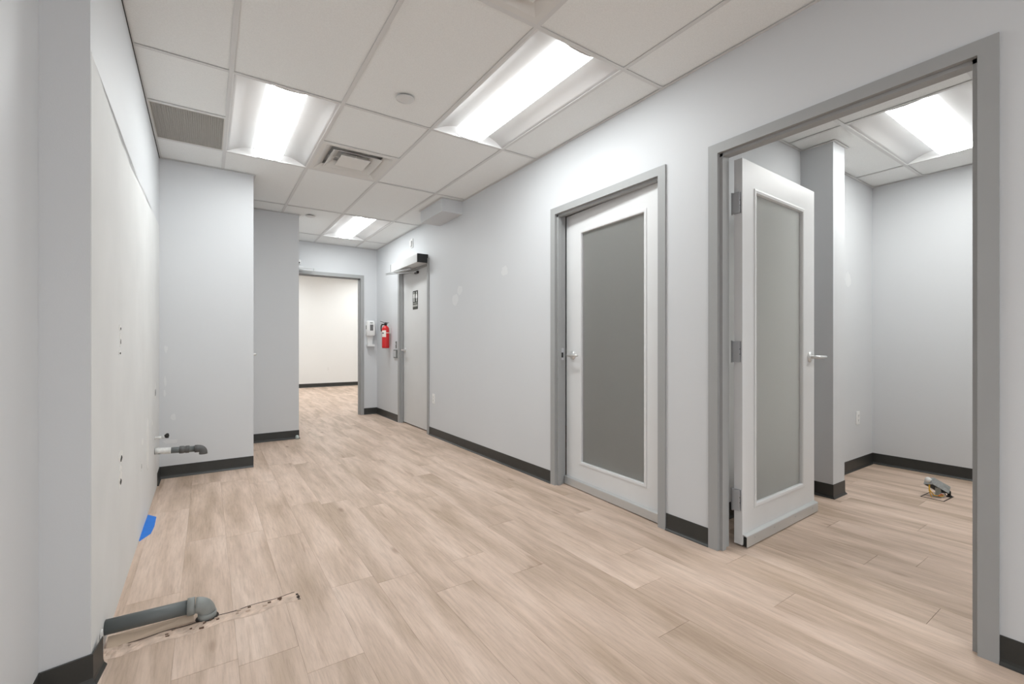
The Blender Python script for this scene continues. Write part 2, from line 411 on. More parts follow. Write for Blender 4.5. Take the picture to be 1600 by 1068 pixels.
# ------------------------------------------------------------------ ceiling
T = .6096; C0 = .114; R1 = 1.70
ceiling = struct(thing('ceiling', 'suspended corridor ceiling of white mineral tiles in a steel grid', loc=(0, 0, 0)), 'suspended corridor ceiling of white mineral tiles in a steel grid')
XC = [LW-.1, C0, C0+T, C0+2*T, C0+3*T, RW]             # column lines
def rects_minus(r, blocks):
    out = [r]
    for b in blocks:
        nxt = []
        for x0, x1, y0, y1 in out:
            bx0, bx1, by0, by1 = b
            if bx1 <= x0 or bx0 >= x1 or by1 <= y0 or by0 >= y1: nxt.append((x0, x1, y0, y1)); continue
            if y0 < by0: nxt.append((x0, x1, y0, by0))
            if by1 < y1: nxt.append((x0, x1, by1, y1))
            yy0, yy1 = max(y0, by0), min(y1, by1)
            if x0 < bx0: nxt.append((x0, bx0, yy0, yy1))
            if bx1 < x1: nxt.append((bx1, x1, yy0, yy1))
        out = nxt
    return [q for q in out if q[1]-q[0] > .004 and q[3]-q[2] > .004]
BLOCKS = [(-1, LW+.002, 2.0, 4.6), (-1, .35, 4.58, 5.7), (-1, .905, 5.69, 8), (-1, -.43, -5, 9)]
w = BM(); box(w, -4.6, -.43, -4, 1.0, H+.002, H+.02)
struct(obj('ceiling_open_area', w, M['tile']), 'ceiling of the open area behind the camera')
TZ = .005                                              # tile face sits this far above the tee faces
tile_cache = {}
def tile(parent, z, x0, x1, y0, y1, blocks=()):
    rs = rects_minus((x0+.003, x1-.003, y0+.003, y1-.003), blocks)
    if not rs: return
    bm = BM()
    for r in rs: box(bm, *r, z+TZ, z+TZ+.015)
    obj('ceiling_tile', bm, M['tile'], parent)
def tee(parent, name, z, x0, x1, y0, y1, blocks=()):
    for r in rects_minus((x0, x1, y0, y1), blocks):
        bm = BM(); box(bm, *r, z, z+.0018)
        if r[1]-r[0] > r[3]-r[2]: c = (r[2]+r[3])/2; box(bm, r[0], r[1], c-.001, c+.001, z+.0018, z+.03)
        else: c = (r[0]+r[1])/2; box(bm, c-.001, c+.001, r[2], r[3], z+.0018, z+.03)
        obj(name, bm, M['tee'], parent)
G = .012
ROWS = [R1-2*T*i for i in range(5, 0, -1)] + [R1+2*T*i for i in range(0, 6)]
ROWS = [y for y in ROWS if y > -4]
YB = [-4]+[y for y in ROWS if y < BY-.02]+[BY]
LIGHTS = {(1, R1+2*T), (3, R1), (3, R1+6*T), (1, R1-6*T), (3, R1-8*T)}     # (column index, start row)
VENTS = {(2, R1+3*T), (2, R1-T)}
GRILLE = (LW+.016, C0-.012, R1+3*T, R1+4*T)
SPLIT = {}                                             # cells cut into two 2 ft tiles
for i in range(5):
    for a, b in zip(YB, YB[1:]):
        key = [L for L in LIGHTS if L[0] == i and abs(L[1]-a) < .01]
        if key: continue
        halves = [(a, b)]
        if b-a > T+.05 and ((i in (0, 2) and abs(a-(R1+2*T)) < .01) or (i == 2 and abs(b-R1) < .01)):
            halves = [(a, a+T), (a+T, b)]
        for c, d in halves:
            if any(v[0] == i and abs(v[1]-c) < .01 for v in VENTS): continue
            if i == 0 and abs(c-(R1+3*T)) < .01: continue
            tile(ceiling, H, XC[i], XC[i+1], c, d, BLOCKS+[(2.05, RW, 4.21, 4.765)])
        if len(halves) == 2:
            y = halves[0][1]; tee(ceiling, 'cross_tee', H, XC[i]+G, XC[i+1]-G, y-G, y+G, BLOCKS)
SOF = [(2.045, RW, 4.20, 4.77)]
for x in XC[1:5]: tee(ceiling, 'main_tee', H, x-G, x+G, -4, BY, BLOCKS+SOF)
for y in YB[1:-1]:
    for i in range(5): tee(ceiling, 'cross_tee', H, XC[i]+(G if i else 0), XC[i+1]-(G if i < 4 else 0), y-G, y+G, BLOCKS+SOF)
def angle(parent, z, x0, x1, y0, y1, side):
    """steel wall angle: a flat flange under the tiles and a lip against the wall"""
    bm = BM(); box(bm, x0, x1, y0, y1, z-.0012, z+.0006)
    t = .0012
    if side == '+x': box(bm, x1-t, x1, y0, y1, z+.0006, z+.02)
    if side == '-x': box(bm, x0, x0+t, y0, y1, z+.0006, z+.02)
    if side == '+y': box(bm, x0, x1, y1-t, y1, z+.0006, z+.02)
    if side == '-y': box(bm, x0, x1, y0, y0+t, z+.0006, z+.02)
    obj('wall_angle', bm, M['tee'], parent)
A = .018
bm = BM(); prism(bm, [(-.3175, 1.94), (-.3305, 4.57), (-.3255, 4.57), (-.3125, 1.94)], H-.0045, H-.0016); obj('shade_strip', bm, M['ventdark'], ceiling)  # dark strip standing in for the shade between wall angle and left wall
angle(ceiling, H, RW-A, RW, -4, 4.2, '+x'); angle(ceiling, H, RW-A, RW, 4.77, BY, '+x')
angle(ceiling, H, -.33, -.33+A, 1.93, 4.58, '-x')
angle(ceiling, H, -.33+A, .35+A, 4.58-A, 4.58, '+y'); angle(ceiling, H, .35, .35+A, 4.58, 5.69-A, '-x')
angle(ceiling, H, .35, .905+A, 5.69-A, 5.69, '+y'); angle(ceiling, H, .905, .905+A, 5.69, BY-A, '-x')
angle(ceiling, H, .905, RW-A, BY-A, BY, '+y')
angle(ceiling, H, 2.05-A, 2.05, 4.21-A, 4.765+A, '+x'); angle(ceiling, H, 2.05, RW-A, 4.21-A, 4.21, '+y')
w = BM(); box(w, -4.7, RX+.1, -4.1, BY+.2, H+.42, H+.45)
struct(obj('ceiling_slab', w, M['ventdark']), 'dark slab hidden above the corridor tiles')
# boxed soffit on the right wall
w = BM(); box(w, 2.05, RW, 4.21, 4.765, 2.497, H+.06)
struct(obj('trim_1', w, M['paint']), 'small boxed soffit hung under the ceiling on the right wall')

# the right room's ceiling
ceil_room = struct(thing('ceiling_room', 'x'), 'lower tiled ceiling of the room behind the open door')
RXC = [RX, 2.32+.0, 3.54, 4.757, RB]; RXC = [RX, 3.54, 4.757, RB]
RYC = [-1.3, 1.228-4*T, 1.228-3*T, 1.228-2*T, 1.228-T, 1.228, RL]
RBL = [(3.745, 3.95, 1.36, 2)]
for i in range(3):
    for j in range(6):
        if i == 1 and j in (2, 4): continue
        if RXC[i+1]-RXC[i] > T and False: pass
        tile(ceil_room, HR, RXC[i], RXC[i+1], RYC[j], RYC[j+1], RBL)
for y in RYC[1:-1]: tee(ceil_room, 'main_tee', HR, RX, RB, y-G, y+G, RBL)
for x in RXC[1:-1]:
    for j in range(6): tee(ceil_room, 'cross_tee', HR, x-G, x+G, RYC[j]+G, RYC[j+1]-(G if j < 5 else 0), RBL)
angle(ceil_room, HR, RX, 3.75, RL-A, RL, '+y'); angle(ceil_room, HR, 3.945, RB, RL-A, RL, '+y'); angle(ceil_room, HR, RB-A, RB, -1.3, RL-A, '+x')
angle(ceil_room, HR, 3.75-A, 3.75, 1.363-A, RL-A, '+x'); angle(ceil_room, HR, 3.75, 3.945+A*2, 1.363-A, 1.363, '+y')
w = BM(); box(w, RX, RB+.1, -1.4, RL+.09, HR+.25, HR+.28)
struct(obj('ceiling_room_slab', w, M['ventdark']), 'dark slab hidden above the right room tiles')

# ------------------------------------------------------------------ troffers (long axis = local y)
def troffer(label, loc, rz, lensmat, group):
    t = thing('troffer_light', label, 'ceiling light', loc, rz, group)
    hw = .291; hl = .596; xi = .105
    prof = [(hw-(hw-xi)*q/10, .001+.052*(1-(1-q/10)**2)) for q in range(11)]
    for s in (-1, 1):                                  # curved reflector wings, 1.5 mm sheet
        bm = BM(); lo = []; hi = []
        for y in (-hl, hl):
            lo.append([bm.verts.new((s*x, y, z)) for x, z in prof]); hi.append([bm.verts.new((s*x, y, z+.0015)) for x, z in prof])
        n = len(prof)
        for i in range(n-1):
            bm.faces.new((lo[0][i], lo[1][i], lo[1][i+1], lo[0][i+1])); bm.faces.new((hi[0][i], hi[0][i+1], hi[1][i+1], hi[1][i]))
        for e in (0, n-1): bm.faces.new((lo[0][e], hi[0][e], hi[1][e], lo[1][e]))
        for e in (0, 1): 
            for i in range(n-1): bm.faces.new((lo[e][i], lo[e][i+1], hi[e][i+1], hi[e][i]))
        obj('reflector_wing', bm, M['reflector'], t, smooth=True)
    for s in (-1, 1):                                  # end plates close the trough, leaning a little outwards
        y = s*hl
        pts = [(-x, y-s*.03*min(1, z/.06), z) for x, z in prof] + [(x, y-s*.03*min(1, z/.06), z) for x, z in reversed(prof)]
        bm = BM(); extr(bm, pts, (0, s*.002, 0)); obj('end_plate', bm, M['reflector'], t)
    fb = BM(); o_, i_ = .2975, hw
    box(fb, -o_, -i_, -.6, .6, -.0005, .003); box(fb, i_, o_, -.6, .6, -.0005, .003)
    box(fb, -i_, i_, -.6, -hl, -.0005, .003); box(fb, -i_, i_, hl, .6, -.0005, .003)
    obj('frame', fb, M['whitemetal'], t)
    hb = BM(); box(hb, -o_, o_, -.6, .6, .075, .085); obj('housing', hb, M['whitemetal'], t)
    # lens: shallow bowed basket
    bm = BM(); cs = [(-.100, .0525), (-.098, .010), (-.06, .002), (0, -.001), (.06, .002), (.098, .010), (.100, .0525)]
    extr(bm, [(x, -hl+.012, z) for x, z in cs], (0, 2*hl-.024, 0))
    bm.normal_update()
    for f_ in bm.faces:
        c_ = f_.calc_center_median()
        f_.material_index = 0 if (c_.z < .011 and abs(f_.normal.y) < .5) else 1
    obj('lens', bm, [lensmat, M['lens_side']], t)
    for s in (-1, 1):
        bm = BM(); y = s*(hl-.012); extr(bm, [(x*1.03, y, z-.0015) for x, z in cs], (0, s*.006, 0)); obj('lens_end_cap', bm, M['whitemetal'], t)
    return t
gc = 'corridor ceiling lights'
def lt(i, y0): return ((XC[i]+XC[i+1])/2, y0+T, H)
troffer('lit troffer light nearest the dark eggcrate grille on the left', lt(1, R1+2*T), 0, M['lens'], gc)
troffer('long lit troffer light nearest the camera, above the shut frosted door', lt(3, R1), 0, M['lens'], gc)
troffer('small looking lit troffer light before the back doorway', lt(3, R1+6*T), 0, M['lens'], gc)
troffer('unseen troffer light added as fill behind the camera at the corridor end', lt(1, R1-6*T), 0, M['lens'], gc)  # this one and the next are fill lights added out of view
troffer('unseen troffer light added as fill behind the camera above the right side', lt(3, R1-8*T), 0, M['lens'], gc)
troffer('lit troffer light in the room behind the open glazed door', ((3.54+4.757)/2, 1.228-T/2, HR), PI/2, M['lens_room'], 'right room ceiling lights')
troffer('unseen second troffer light added to brighten the right room, hidden behind the door jamb', ((3.54+4.757)/2, 1.228-2.5*T, HR), PI/2, M['lens_room'], 'right room ceiling lights')  # added out of view to lift the light in the right room
for x, y, q in ((1.2, 9.2, 'near left'), (3.6, 9.2, 'near right'), (1.2, 11.2, 'far left'), (3.6, 11.2, 'far right')):  # out-of-view lights added to brighten the far room
    troffer('unseen troffer light added at the %s of the white room ceiling beyond the back doorway' % q, (x, y, HF-.09), 0, M['lens_far_added'], 'added far room lights')

# ------------------------------------------------------------------ square diffusers, return grille, sprinkler plates
def diffuser(label, loc):
    t = thing('ceiling_vent', label, 'air vent', loc, 0, 'square ceiling diffusers')
    def ring(bm, a, za, b, zb, th=.0012):
        A_ = [(-a, -a), (a, -a), (a, a), (-a, a)]; B_ = [(-b, -b), (b, -b), (b, b), (-b, b)]
        lo = [bm.verts.new((x, y, za)) for x, y in A_]; hi = [bm.verts.new((x, y, zb)) for x, y in B_]
        lo2 = [bm.verts.new((x*.995, y*.995, za+th)) for x, y in A_]; hi2 = [bm.verts.new((x*.995, y*.995, zb+th)) for x, y in B_]
        for i in range(4):
            j = (i+1) % 4
            bm.faces.new((lo[i], lo[j], hi[j], hi[i])); bm.faces.new((lo2[i], hi2[i], hi2[j], lo2[j]))
            bm.faces.new((lo[i], lo2[i], lo2[j], lo[j])); bm.faces.new((hi[i], hi[j], hi2[j], hi2[i]))
    bm = BM(); ring(bm, .2975, .0, .262, .001); ring(bm, .262, .001, .205, .034); obj('outer_cone', bm, M['vent'], t)
    bm = BM(); ring(bm, .198, .004, .192, .004); ring(bm, .192, .004, .130, .05); obj('middle_cone', bm, M['vent'], t)
    bm = BM(); box(bm, -.118, .118, -.118, .118, .003, .006); ring(bm, .118, .006, .08, .04); obj('centre_plate', bm, M['vent'], t)
    bm = BM(); box(bm, -.003, .003, -.13, .13, .012, .018); box(bm, -.19, .19, -.003, .003, .03, .036); obj('support_bar', bm, M['vent'], t)
    bm = BM(); box(bm, -.22, .22, -.22, .22, .07, .072)
    for s in (-1, 1): box(bm, s*.22, s*.224, -.224, .224, .034, .072); box(bm, -.22, .22, s*.22, s*.224, .034, .072)
    obj('neck', bm, M['ventgrey'], t)
diffuser('square ceiling diffuser between the two nearest troffer lights, fully in view', (C0+1.5*T, R1+3.5*T, H))
diffuser('square ceiling diffuser cut off by the top edge of the photo', (C0+1.5*T, R1-.5*T, H))
gx0, gx1, gy0, gy1 = GRILLE; gy0 += G; gy1 -= G
t = thing('return_grille', 'dark grey eggcrate return air grille by the left wall', 'air vent', ((gx0+gx1)/2, (gy0+gy1)/2, H))
hx, hy = (gx1-gx0)/2, (gy1-gy0)/2
bm = BM(); f = .008
box(bm, -hx, hx, -hy, -hy+f, 0, .014); box(bm, -hx, hx, hy-f, hy, 0, .014); box(bm, -hx, -hx+f, -hy+f, hy-f, 0, .014); box(bm, hx-f, hx, -hy+f, hy-f, 0, .014)
obj('frame', bm, M['crate'], t)
bm = BM(); p = .0127
k = -hx+f+p
while k < hx-f: box(bm, k-.0007, k+.0007, -hy+f, hy-f, .002, .013); k += p
obj('crate_blade_long', bm, M['crate'], t)['kind'] = 'stuff'
bm = BM(); k = -hy+f+p
while k < hy-f: box(bm, -hx+f, hx-f, k-.0007, k+.0007, .0025, .0125); k += p
obj('crate_blade_short', bm, M['crate'], t)['kind'] = 'stuff'
bm = BM(); box(bm, -hx, hx, -hy, hy, .09, .092)
for s in (-1, 1): box(bm, s*hx, s*(hx-.002), -hy, hy, .014, .09); box(bm, -hx, hx, s*hy, s*(hy-.002), .014, .09)
obj('plenum', bm, M['ventgrey'], t)
for x, y, l in ((1.029, 2.634, 'round white sprinkler cover plate between the two nearest troffer lights'), (1.024, 5.641, 'round white sprinkler cover plate beside the far troffer light')):
    t = thing('sprinkler_cover', l, 'sprinkler', (x, y, H), 0, 'sprinkler cover plates')
    bm = BM(); lathe(bm, (0, 0, 0), [(.036, .0015), (.036, -.006)], 24); obj('cup', bm, M['ventdark'], t)
    bm = BM(); lathe(bm, (0, 0, 0), [(.053, -.006), (.055, -.0075), (.054, -.009), (.03, -.0105), (.001, -.011)], 32); obj('plate', bm, M['tee'], t, True)

# ------------------------------------------------------------------ door frames and doors
def frame_x(parent, y0, y1, label=None):
    """hollow metal frame round an opening in the right wall: faces, jambs and stops"""
    fw = .052; p = .011; z1 = DT; st0, st1 = RW+.012, RW+.046; sp = .016
    def jamb(side):
        bm = BM(); a = y0 if side < 0 else y1; s = 1 if side < 0 else -1
        for X0, X1 in ((RW-p, RW), (RX, RX+p)): box(bm, X0, X1, a, a+s*fw, 0, z1)
        box(bm, RW, RX, a+s*.040, a+s*fw, 0, z1)
        box(bm, st0, st1, a+s*fw, a+s*(fw+sp), 0, z1-fw)
        return bm
    obj('jamb', jamb(-1), M['frame'], parent); obj('jamb', jamb(1), M['frame'], parent)
    bm = BM()
    for X0, X1 in ((RW-p, RW), (RX, RX+p)): box(bm, X0, X1, y0+fw, y1-fw, z1-fw, z1)
    box(bm, RW, RX, y0+fw, y1-fw, z1-fw, z1-.040)
    box(bm, st0, st1, y0+fw, y1-fw, z1-fw-sp, z1-fw)
    obj('frame_head', bm, M['frame'], parent)
LWID = .944; LTH = .044; LZ0 = .012; LZ1 = 2.114
def lever(parent, name, pos, toward, out, m='chrome', bolt=True):
    """rose, neck and lever: toward = unit vector of the lever's run, out = unit normal of the face"""
    p = Vector(pos); out = Vector(out); tw = Vector(toward)
    bm = BM(); tube(bm, [p, p+out*.006, p+out*.011, p+out*.012], [.033, .033, .027, .002], 28)
    tube(bm, [p+out*.010, p+out*.052], .0105, 16)
    e = p+out*.050
    tube(bm, [e-tw*.014, e+tw*.01, e+tw*.04, e+tw*.085+out*.004, e+tw*.118+out*.001, e+tw*.122], [.006, .0115, .0105, .009, .0075, .003], 14)
    return obj(name, bm, M[m], parent, True)
def glazed_leaf(parent, s0=.176, s1=.149):
    """leaf local frame: x along the width from the hinge edge, y = thickness, the face at y=0 looks to -y"""
    lf = bpy.data.objects.new('door_leaf', None)
    sx0, sx1, gz0, gz1 = s0, LWID-s1, .208, 1.952
    bm = BM()
    box(bm, 0, sx0, 0, LTH, LZ0, LZ1); box(bm, sx1, LWID, 0, LTH, LZ0, LZ1)
    box(bm, sx0, sx1, 0, LTH, LZ0, gz0); box(bm, sx0, sx1, 0, LTH, gz1, LZ1)
    bmesh.ops.remove_doubles(bm, verts=bm.verts, dist=1e-5)
    lf = obj('door_leaf', bm, M['doorwhite'], parent)
    for (ya, yb) in ((-.007, .012), (LTH-.012, LTH+.007)):      # moulded beads on both faces
        bm = BM(); o_, n_ = .020, .003
        face = ya < 0
        prof = [(o_, -.0), (o_, -.0035), (o_*.6, -.0045), (.0, -.003), (-n_, .003), (-n_, .014)]
        X0, X1, Z0, Z1 = sx0, sx1, gz0, gz1
        rings = []
        for off, dy in prof:
            yy = dy if face else LTH-dy
            rings.append([bm.verts.new(q) for q in ((X0-off, yy, Z0-off), (X1+off, yy, Z0-off), (X1+off, yy, Z1+off), (X0-off, yy, Z1+off))])
        rings.append([bm.verts.new(q) for q in ((X0+n_, .002 if False else (.0141 if face else LTH-.0141), Z0+n_), (X1-n_, (.0141 if face else LTH-.0141), Z0+n_), (X1-n_, (.0141 if face else LTH-.0141), Z1-n_), (X0+n_, (.0141 if face else LTH-.0141), Z1-n_))])
        for A_, B_ in zip(rings, rings[1:]):
            for i in range(4): bm.faces.new((A_[i], A_[(i+1) % 4], B_[(i+1) % 4], B_[i]))
        obj('glazing_bead', bm, M['doorwhite'], lf)
    bm = BM(); box(bm, sx0+.001, sx1-.001, .0190, .0250, gz0+.001, gz1-.001)
    obj('glass_pane', bm, M['frost'], lf, label='frosted glass pane')
    # aluminium drop-down sweep screwed to the face
    bm = BM(); d = .024; sw0, sw1 = .006, .068
    extr(bm, [(.004, 0, sw0+.012), (.004, 0, sw1), (.004, -.003, sw1+.002), (.004, -d+.002, sw1-.004), (.004, -d, sw1-.008), (.004, -d, sw0), (.004, -d+.003, sw0), (.004, -d+.003, sw1-.010), (.004, -.004, sw1-.006), (.004, -.004, sw0+.012)], (LWID-.008, 0, 0))
    sweep = obj('door_sweep', bm, M['alu'], lf, label='aluminium strip along the foot of the leaf')
    bm = BM(); box(bm, .006, LWID-.006, -d+.004, -.005, sw0+.001, sw1-.014); obj('rubber_seal', bm, M['rubber'], sweep)
    for q in (.09, .32, .60, .85):
        bm = BM(); cyl(bm, (q, -d, .045), (q, -d-.002, .045), .0042, 10); obj('screw', bm, M['steel'], sweep)
    return lf
# door 1: shut, frosted, latch on the far side
door1 = struct(thing('door_1', 'x'), 'white door left just ajar with a dark frosted glass panel in the right wall')
frame_x(door1, *D1)
lf = glazed_leaf(door1)
# hinge edge at y = D1[0]+.057, face looks to -x : rotate so local x -> +y, local -y -> -x
def place_leaf(o, origin, ang): o.location = origin; o.rotation_euler = (0, 0, ang)
# rotation by +90deg: local x -> world y, local -y -> world +x; mirror needed, so hinge x runs the other way
place_leaf(lf, (2.3955, 2.675, 0), math.radians(-93.58))      # local x runs to -y, face (-y local) looks to -x
lever(lf, 'lever_handle', (.078, 0, 1.02), (1, 0, 0), (0, -1, 0))
bm = BM(); box(bm, -.001, .0006, .004, .030, .97, 1.08); box(bm, -.012, -.001, .010, .024, 1.01, 1.035)
obj('latch', bm, M['steel'], lf)
bm = BM(); box(bm, RW+.050, RW+.084, D1[1]-.0535, D1[1]-.0515, .98, 1.075); box(bm, RW+.057, RW+.077, D1[1]-.054, D1[1]-.0534, 1.0, 1.04, mi=1)
obj('strike_plate', bm, [M['steel'], M['rubber']], door1)
# door 2: open, hinged at the far jamb
door2 = struct(thing('door_2', 'x'), 'open white door with a frosted glass panel swung into the right room')
frame_x(door2, *D2)
lf2 = glazed_leaf(door2, .152, .176)
ang = math.radians(1.9)
place_leaf(lf2, (2.432, 1.303, 0), ang)
lever(lf2, 'lever_handle', (LWID-.072, 0, 1.02), (1, 0, 0), (0, -1, 0))
lever(lf2, 'lever_handle', (LWID-.072, LTH, 1.02), (-1, 0, 0), (0, 1, 0))
bm = BM(); box(bm, LWID-.0006, LWID+.001, .008, .036, .96, 1.08); obj('latch', bm, M['steel'], lf2)
for z in (1.873, 1.062, .253):                        # three butt hinges on the hinge edge
    bm = BM(); hz = .057
    box(bm, -.0025, .0003, .004, LTH+.002, z-hz, z+hz)
    box(bm, -.016, -.0135, LTH-.036, LTH+.004, z-hz, z+hz)
    cyl(bm, (-.007, LTH+.006, z-hz-.004), (-.007, LTH+.006, z+hz+.004), .0062, 14)
    hg = obj('hinge', bm, M['steel'], lf2)
    for q in (-.04, -.014, .014, .04):
        bm = BM(); yy = .014 if abs(q) < .02 else .026
        cyl(bm, (-.0025, yy, z+q), (-.0034, yy, z+q), .0042, 10); obj('screw', bm, M['black'], hg)
# door 3: shut washroom door
door3 = struct(thing('door_3', 'x'), 'shut plain pale grey washroom door under the door operator')
frame_x(door3, *D3)
X3 = RW+.052
bm = BM(); box(bm, X3, X3+.044, D3[0]+.056, D3[1]-.056, .016, 2.112); lf3 = obj('door_leaf', bm, M['doorgrey'], door3)
lever(lf3, 'lever_handle', (X3, D3[1]-.056-.07, 1.03), (0, -1, 0), (-1, 0, 0))
# door 4: in the side of the recess, seen only by its lever
door4 = struct(thing('door_4', 'x'), 'hidden door in the side of the recess, only its lever showing')
bm = BM(); box(bm, .29, .334, 4.764, 5.556, .012, 2.116); lf4 = obj('door_leaf', bm, M['doorgrey'], door4)
lever(lf4, 'lever_handle', (.334, 4.835, 1.01), (0, 1, 0), (1, 0, 0))
# door 5: open frame in the back wall
door5 = struct(thing('door_5', 'x'), 'open grey door frame at the end of the corridor leading to the white room')
fw = .052; YB0, YB1 = BY-.011, BY+.151
for s, a in ((1, BD[0]), (-1, BD[1])):
    bm = BM()
    for q0, q1 in ((BY-.011, BY), (BY+.14, BY+.151)): box(bm, a, a+s*fw, q0, q1, 0, DT+.03)
    box(bm, a+s*.040, a+s*fw, BY, BY+.14, 0, DT+.03)
    box(bm, a+s*fw, a+s*(fw+.016), BY+.05, BY+.09, 0, DT+.03-fw)
    obj('jamb', bm, M['frame'], door5)
bm = BM()
for q0, q1 in ((BY-.011, BY), (BY+.14, BY+.151)): box(bm, BD[0]+fw, BD[1]-fw, q0, q1, DT+.03-fw, DT+.03)
box(bm, BD[0]+fw, BD[1]-fw, BY, BY+.14, DT+.03-fw, DT-.01)
box(bm, BD[0]+fw, BD[1]-fw, BY+.05, BY+.09, DT+.03-fw-.016, DT+.03-fw)
obj('frame_head', bm, M['frame'], door5)

# ------------------------------------------------------------------ vinyl cove base
def cove(name, pts, label, z=.1, m='base'):
    """pts: floor polyline; the room lies to the left of the direction of travel"""
    prof = [(.0, .0), (.014, .0), (.013, .004), (.006, .012), (.0035, .022), (.0032, z-.002), (.002, z), (.0, z)]
    P = [Vector((x, y, 0)) for x, y in pts]; rings = []
    bm = BM()
    for i, p in enumerate(P):
        ds = []
        if i > 0: ds.append((P[i]-P[i-1]).normalized())
        if i < len(P)-1: ds.append((P[i+1]-P[i]).normalized())
        ns = [Vector((-d.y, d.x, 0)) for d in ds]
        if len(ns) == 1: n = ns[0]
        else: n = (ns[0]+ns[1]); n = n/(n.dot(ns[0]))
        rings.append([bm.verts.new(p+n*o+Vector((0, 0, h+.0002))) for o, h in prof])
    k = len(prof)
    for a, b in zip(rings, rings[1:]):
        for i in range(k): bm.faces.new((a[i], a[(i+1) % k], b[(i+1) % k], b[i]))
    bm.faces.new(rings[0][::-1]); bm.faces.new(rings[-1])
    return struct(obj(name, bm, M[m]), label)
# room to the left of travel
cove('baseboard_right', [(RW, -4), (RW, D2[0])], 'charcoal vinyl base at the right edge of the photo')
cove('baseboard_right', [(RW, D2[1]), (RW, D1[0])], 'short charcoal vinyl base between the open door and the shut frosted door')
cove('baseboard_right', [(RW, D1[1]), (RW, D3[0])], 'long charcoal vinyl base between the frosted door and the washroom door')
cove('baseboard_right', [(RW, D3[1]), (RW, BY), (BD[1], BY)], 'charcoal vinyl base in the far corner under the fire extinguisher')
cove('baseboard_stub', [(.905, BY), (.905, 5.69), (.35, 5.69)], 'charcoal vinyl base on the wall end left of the back doorway')
cove('baseboard_bumpout', [(.35, 4.58), (LW, 4.58), (LW, 4.36)], 'charcoal vinyl base under the upper grey pipe, torn short at the left')
cove('baseboard_near', [(-.302, 2.02), (-.312, 1.925), (-.43, 1.899), (-.43, 1.0)], 'black vinyl base wrapping the near left corner')
cove('baseboard_pilaster', [(3.945, RL), (3.945, 1.363), (3.75, 1.363), (3.75, RL), (RX, RL)], 'charcoal vinyl base wrapping the boxed column')
cove('baseboard_room', [(RB, -1.3), (RB, RL), (3.96, RL)], 'charcoal vinyl base along the rear corner of the right room')
cove('baseboard_far', [(5.6, FY), (-1.2, FY)], 'dark base on the white wall far beyond the back doorway')

# ------------------------------------------------------------------ plumbing on the left
def bend(p, d0, d1, R, n=8):
    """centre line of a 90 degree bend that starts at p going d0 and leaves going d1"""
    p = Vector(p); d0 = Vector(d0); d1 = Vector(d1); c = p+d1*R
    return [c - d1*R*math.cos(PI/2*i/n) + d0*R*math.sin(PI/2*i/n) for i in range(n+1)]
yp = 4.147
t = thing('drain_pipe', 'upper grey drain pipe with a coupling and downturned elbow on the left wall', 'pipe', (LW, yp, .31), 0, 'grey drain pipes')
def loc(*ps): return [(p[0]-LW, p[1]-yp, p[2]-.31) for p in ps]
def zz(x): return .313-.045*(x-LW)
bm = BM(); tube(bm, loc((LW+.0045, yp, zz(LW)), (-.075, yp, zz(-.075))), .0225, 20); obj('pipe', bm, M['pvc'], t, True)
bm = BM(); tube(bm, loc((LW+.006, yp, zz(LW)), (LW+.03, yp, zz(LW)), (-.235, yp, zz(-.235)), (-.228, yp, zz(-.228))), [.0232, .0233, .0233, .0228], 20); obj('overspray', bm, M['overspray'], t, True, label='white paint sprayed over the pipe')
bm = BM(); tube(bm, loc(*[(x, yp, zz(x)) for x in (-.178, -.176, -.150, -.148, -.138, -.136, -.116, -.114)]), [.0235, .028, .028, .0255, .0255, .028, .028, .0235], 22); obj('coupling', bm, M['pvc_dark'], t, True)
c0 = (-.074, yp, zz(-.074))
b = bend((-.058, yp, zz(-.058)), (1, 0, 0), (0, 0, -1), .032)
bm = BM(); tube(bm, loc((-.082, yp, zz(-.08)), (-.081, yp, zz(-.08)), (-.060, yp, zz(-.06)))+[Vector(q)-Vector((LW, yp, .31)) for q in b]+loc((b[-1][0], yp, b[-1][2]-.012)), [.023, .0285, .0285]+[.0275]*len(b)+[.0285], 22); obj('elbow', bm, M['pvc_dark'], t, True)
t = thing('water_stub', 'small painted water stub poking from the left wall above the upper drain pipe', 'pipe', (LW, yp, .412))
bm = BM(); tube(bm, [(.0045, 0, .0), (.05, 0, .001)], .0085, 14); tube(bm, [(.0045, 0, 0), (.01, 0, 0)], .014, 14); obj('stub_pipe', bm, M['overspray'], t, True)
bm = BM(); tube(bm, [(.045, 0, .001), (.047, 0, .001), (.066, 0, .002), (.07, 0, .004)], [.009, .0125, .0125, .009], 14); obj('coupling', bm, M['alu'], t, True)
bm = BM(); tube(bm, [(.066, 0, .004), (.082, -.002, .010), (.088, -.002, .010)], [.013, .019, .016], 16); tube(bm, [(.088, -.002, .01), (.091, -.002, .01)], [.010, .004], 12); obj('valve_end', bm, M['scar_dark'], t, True)

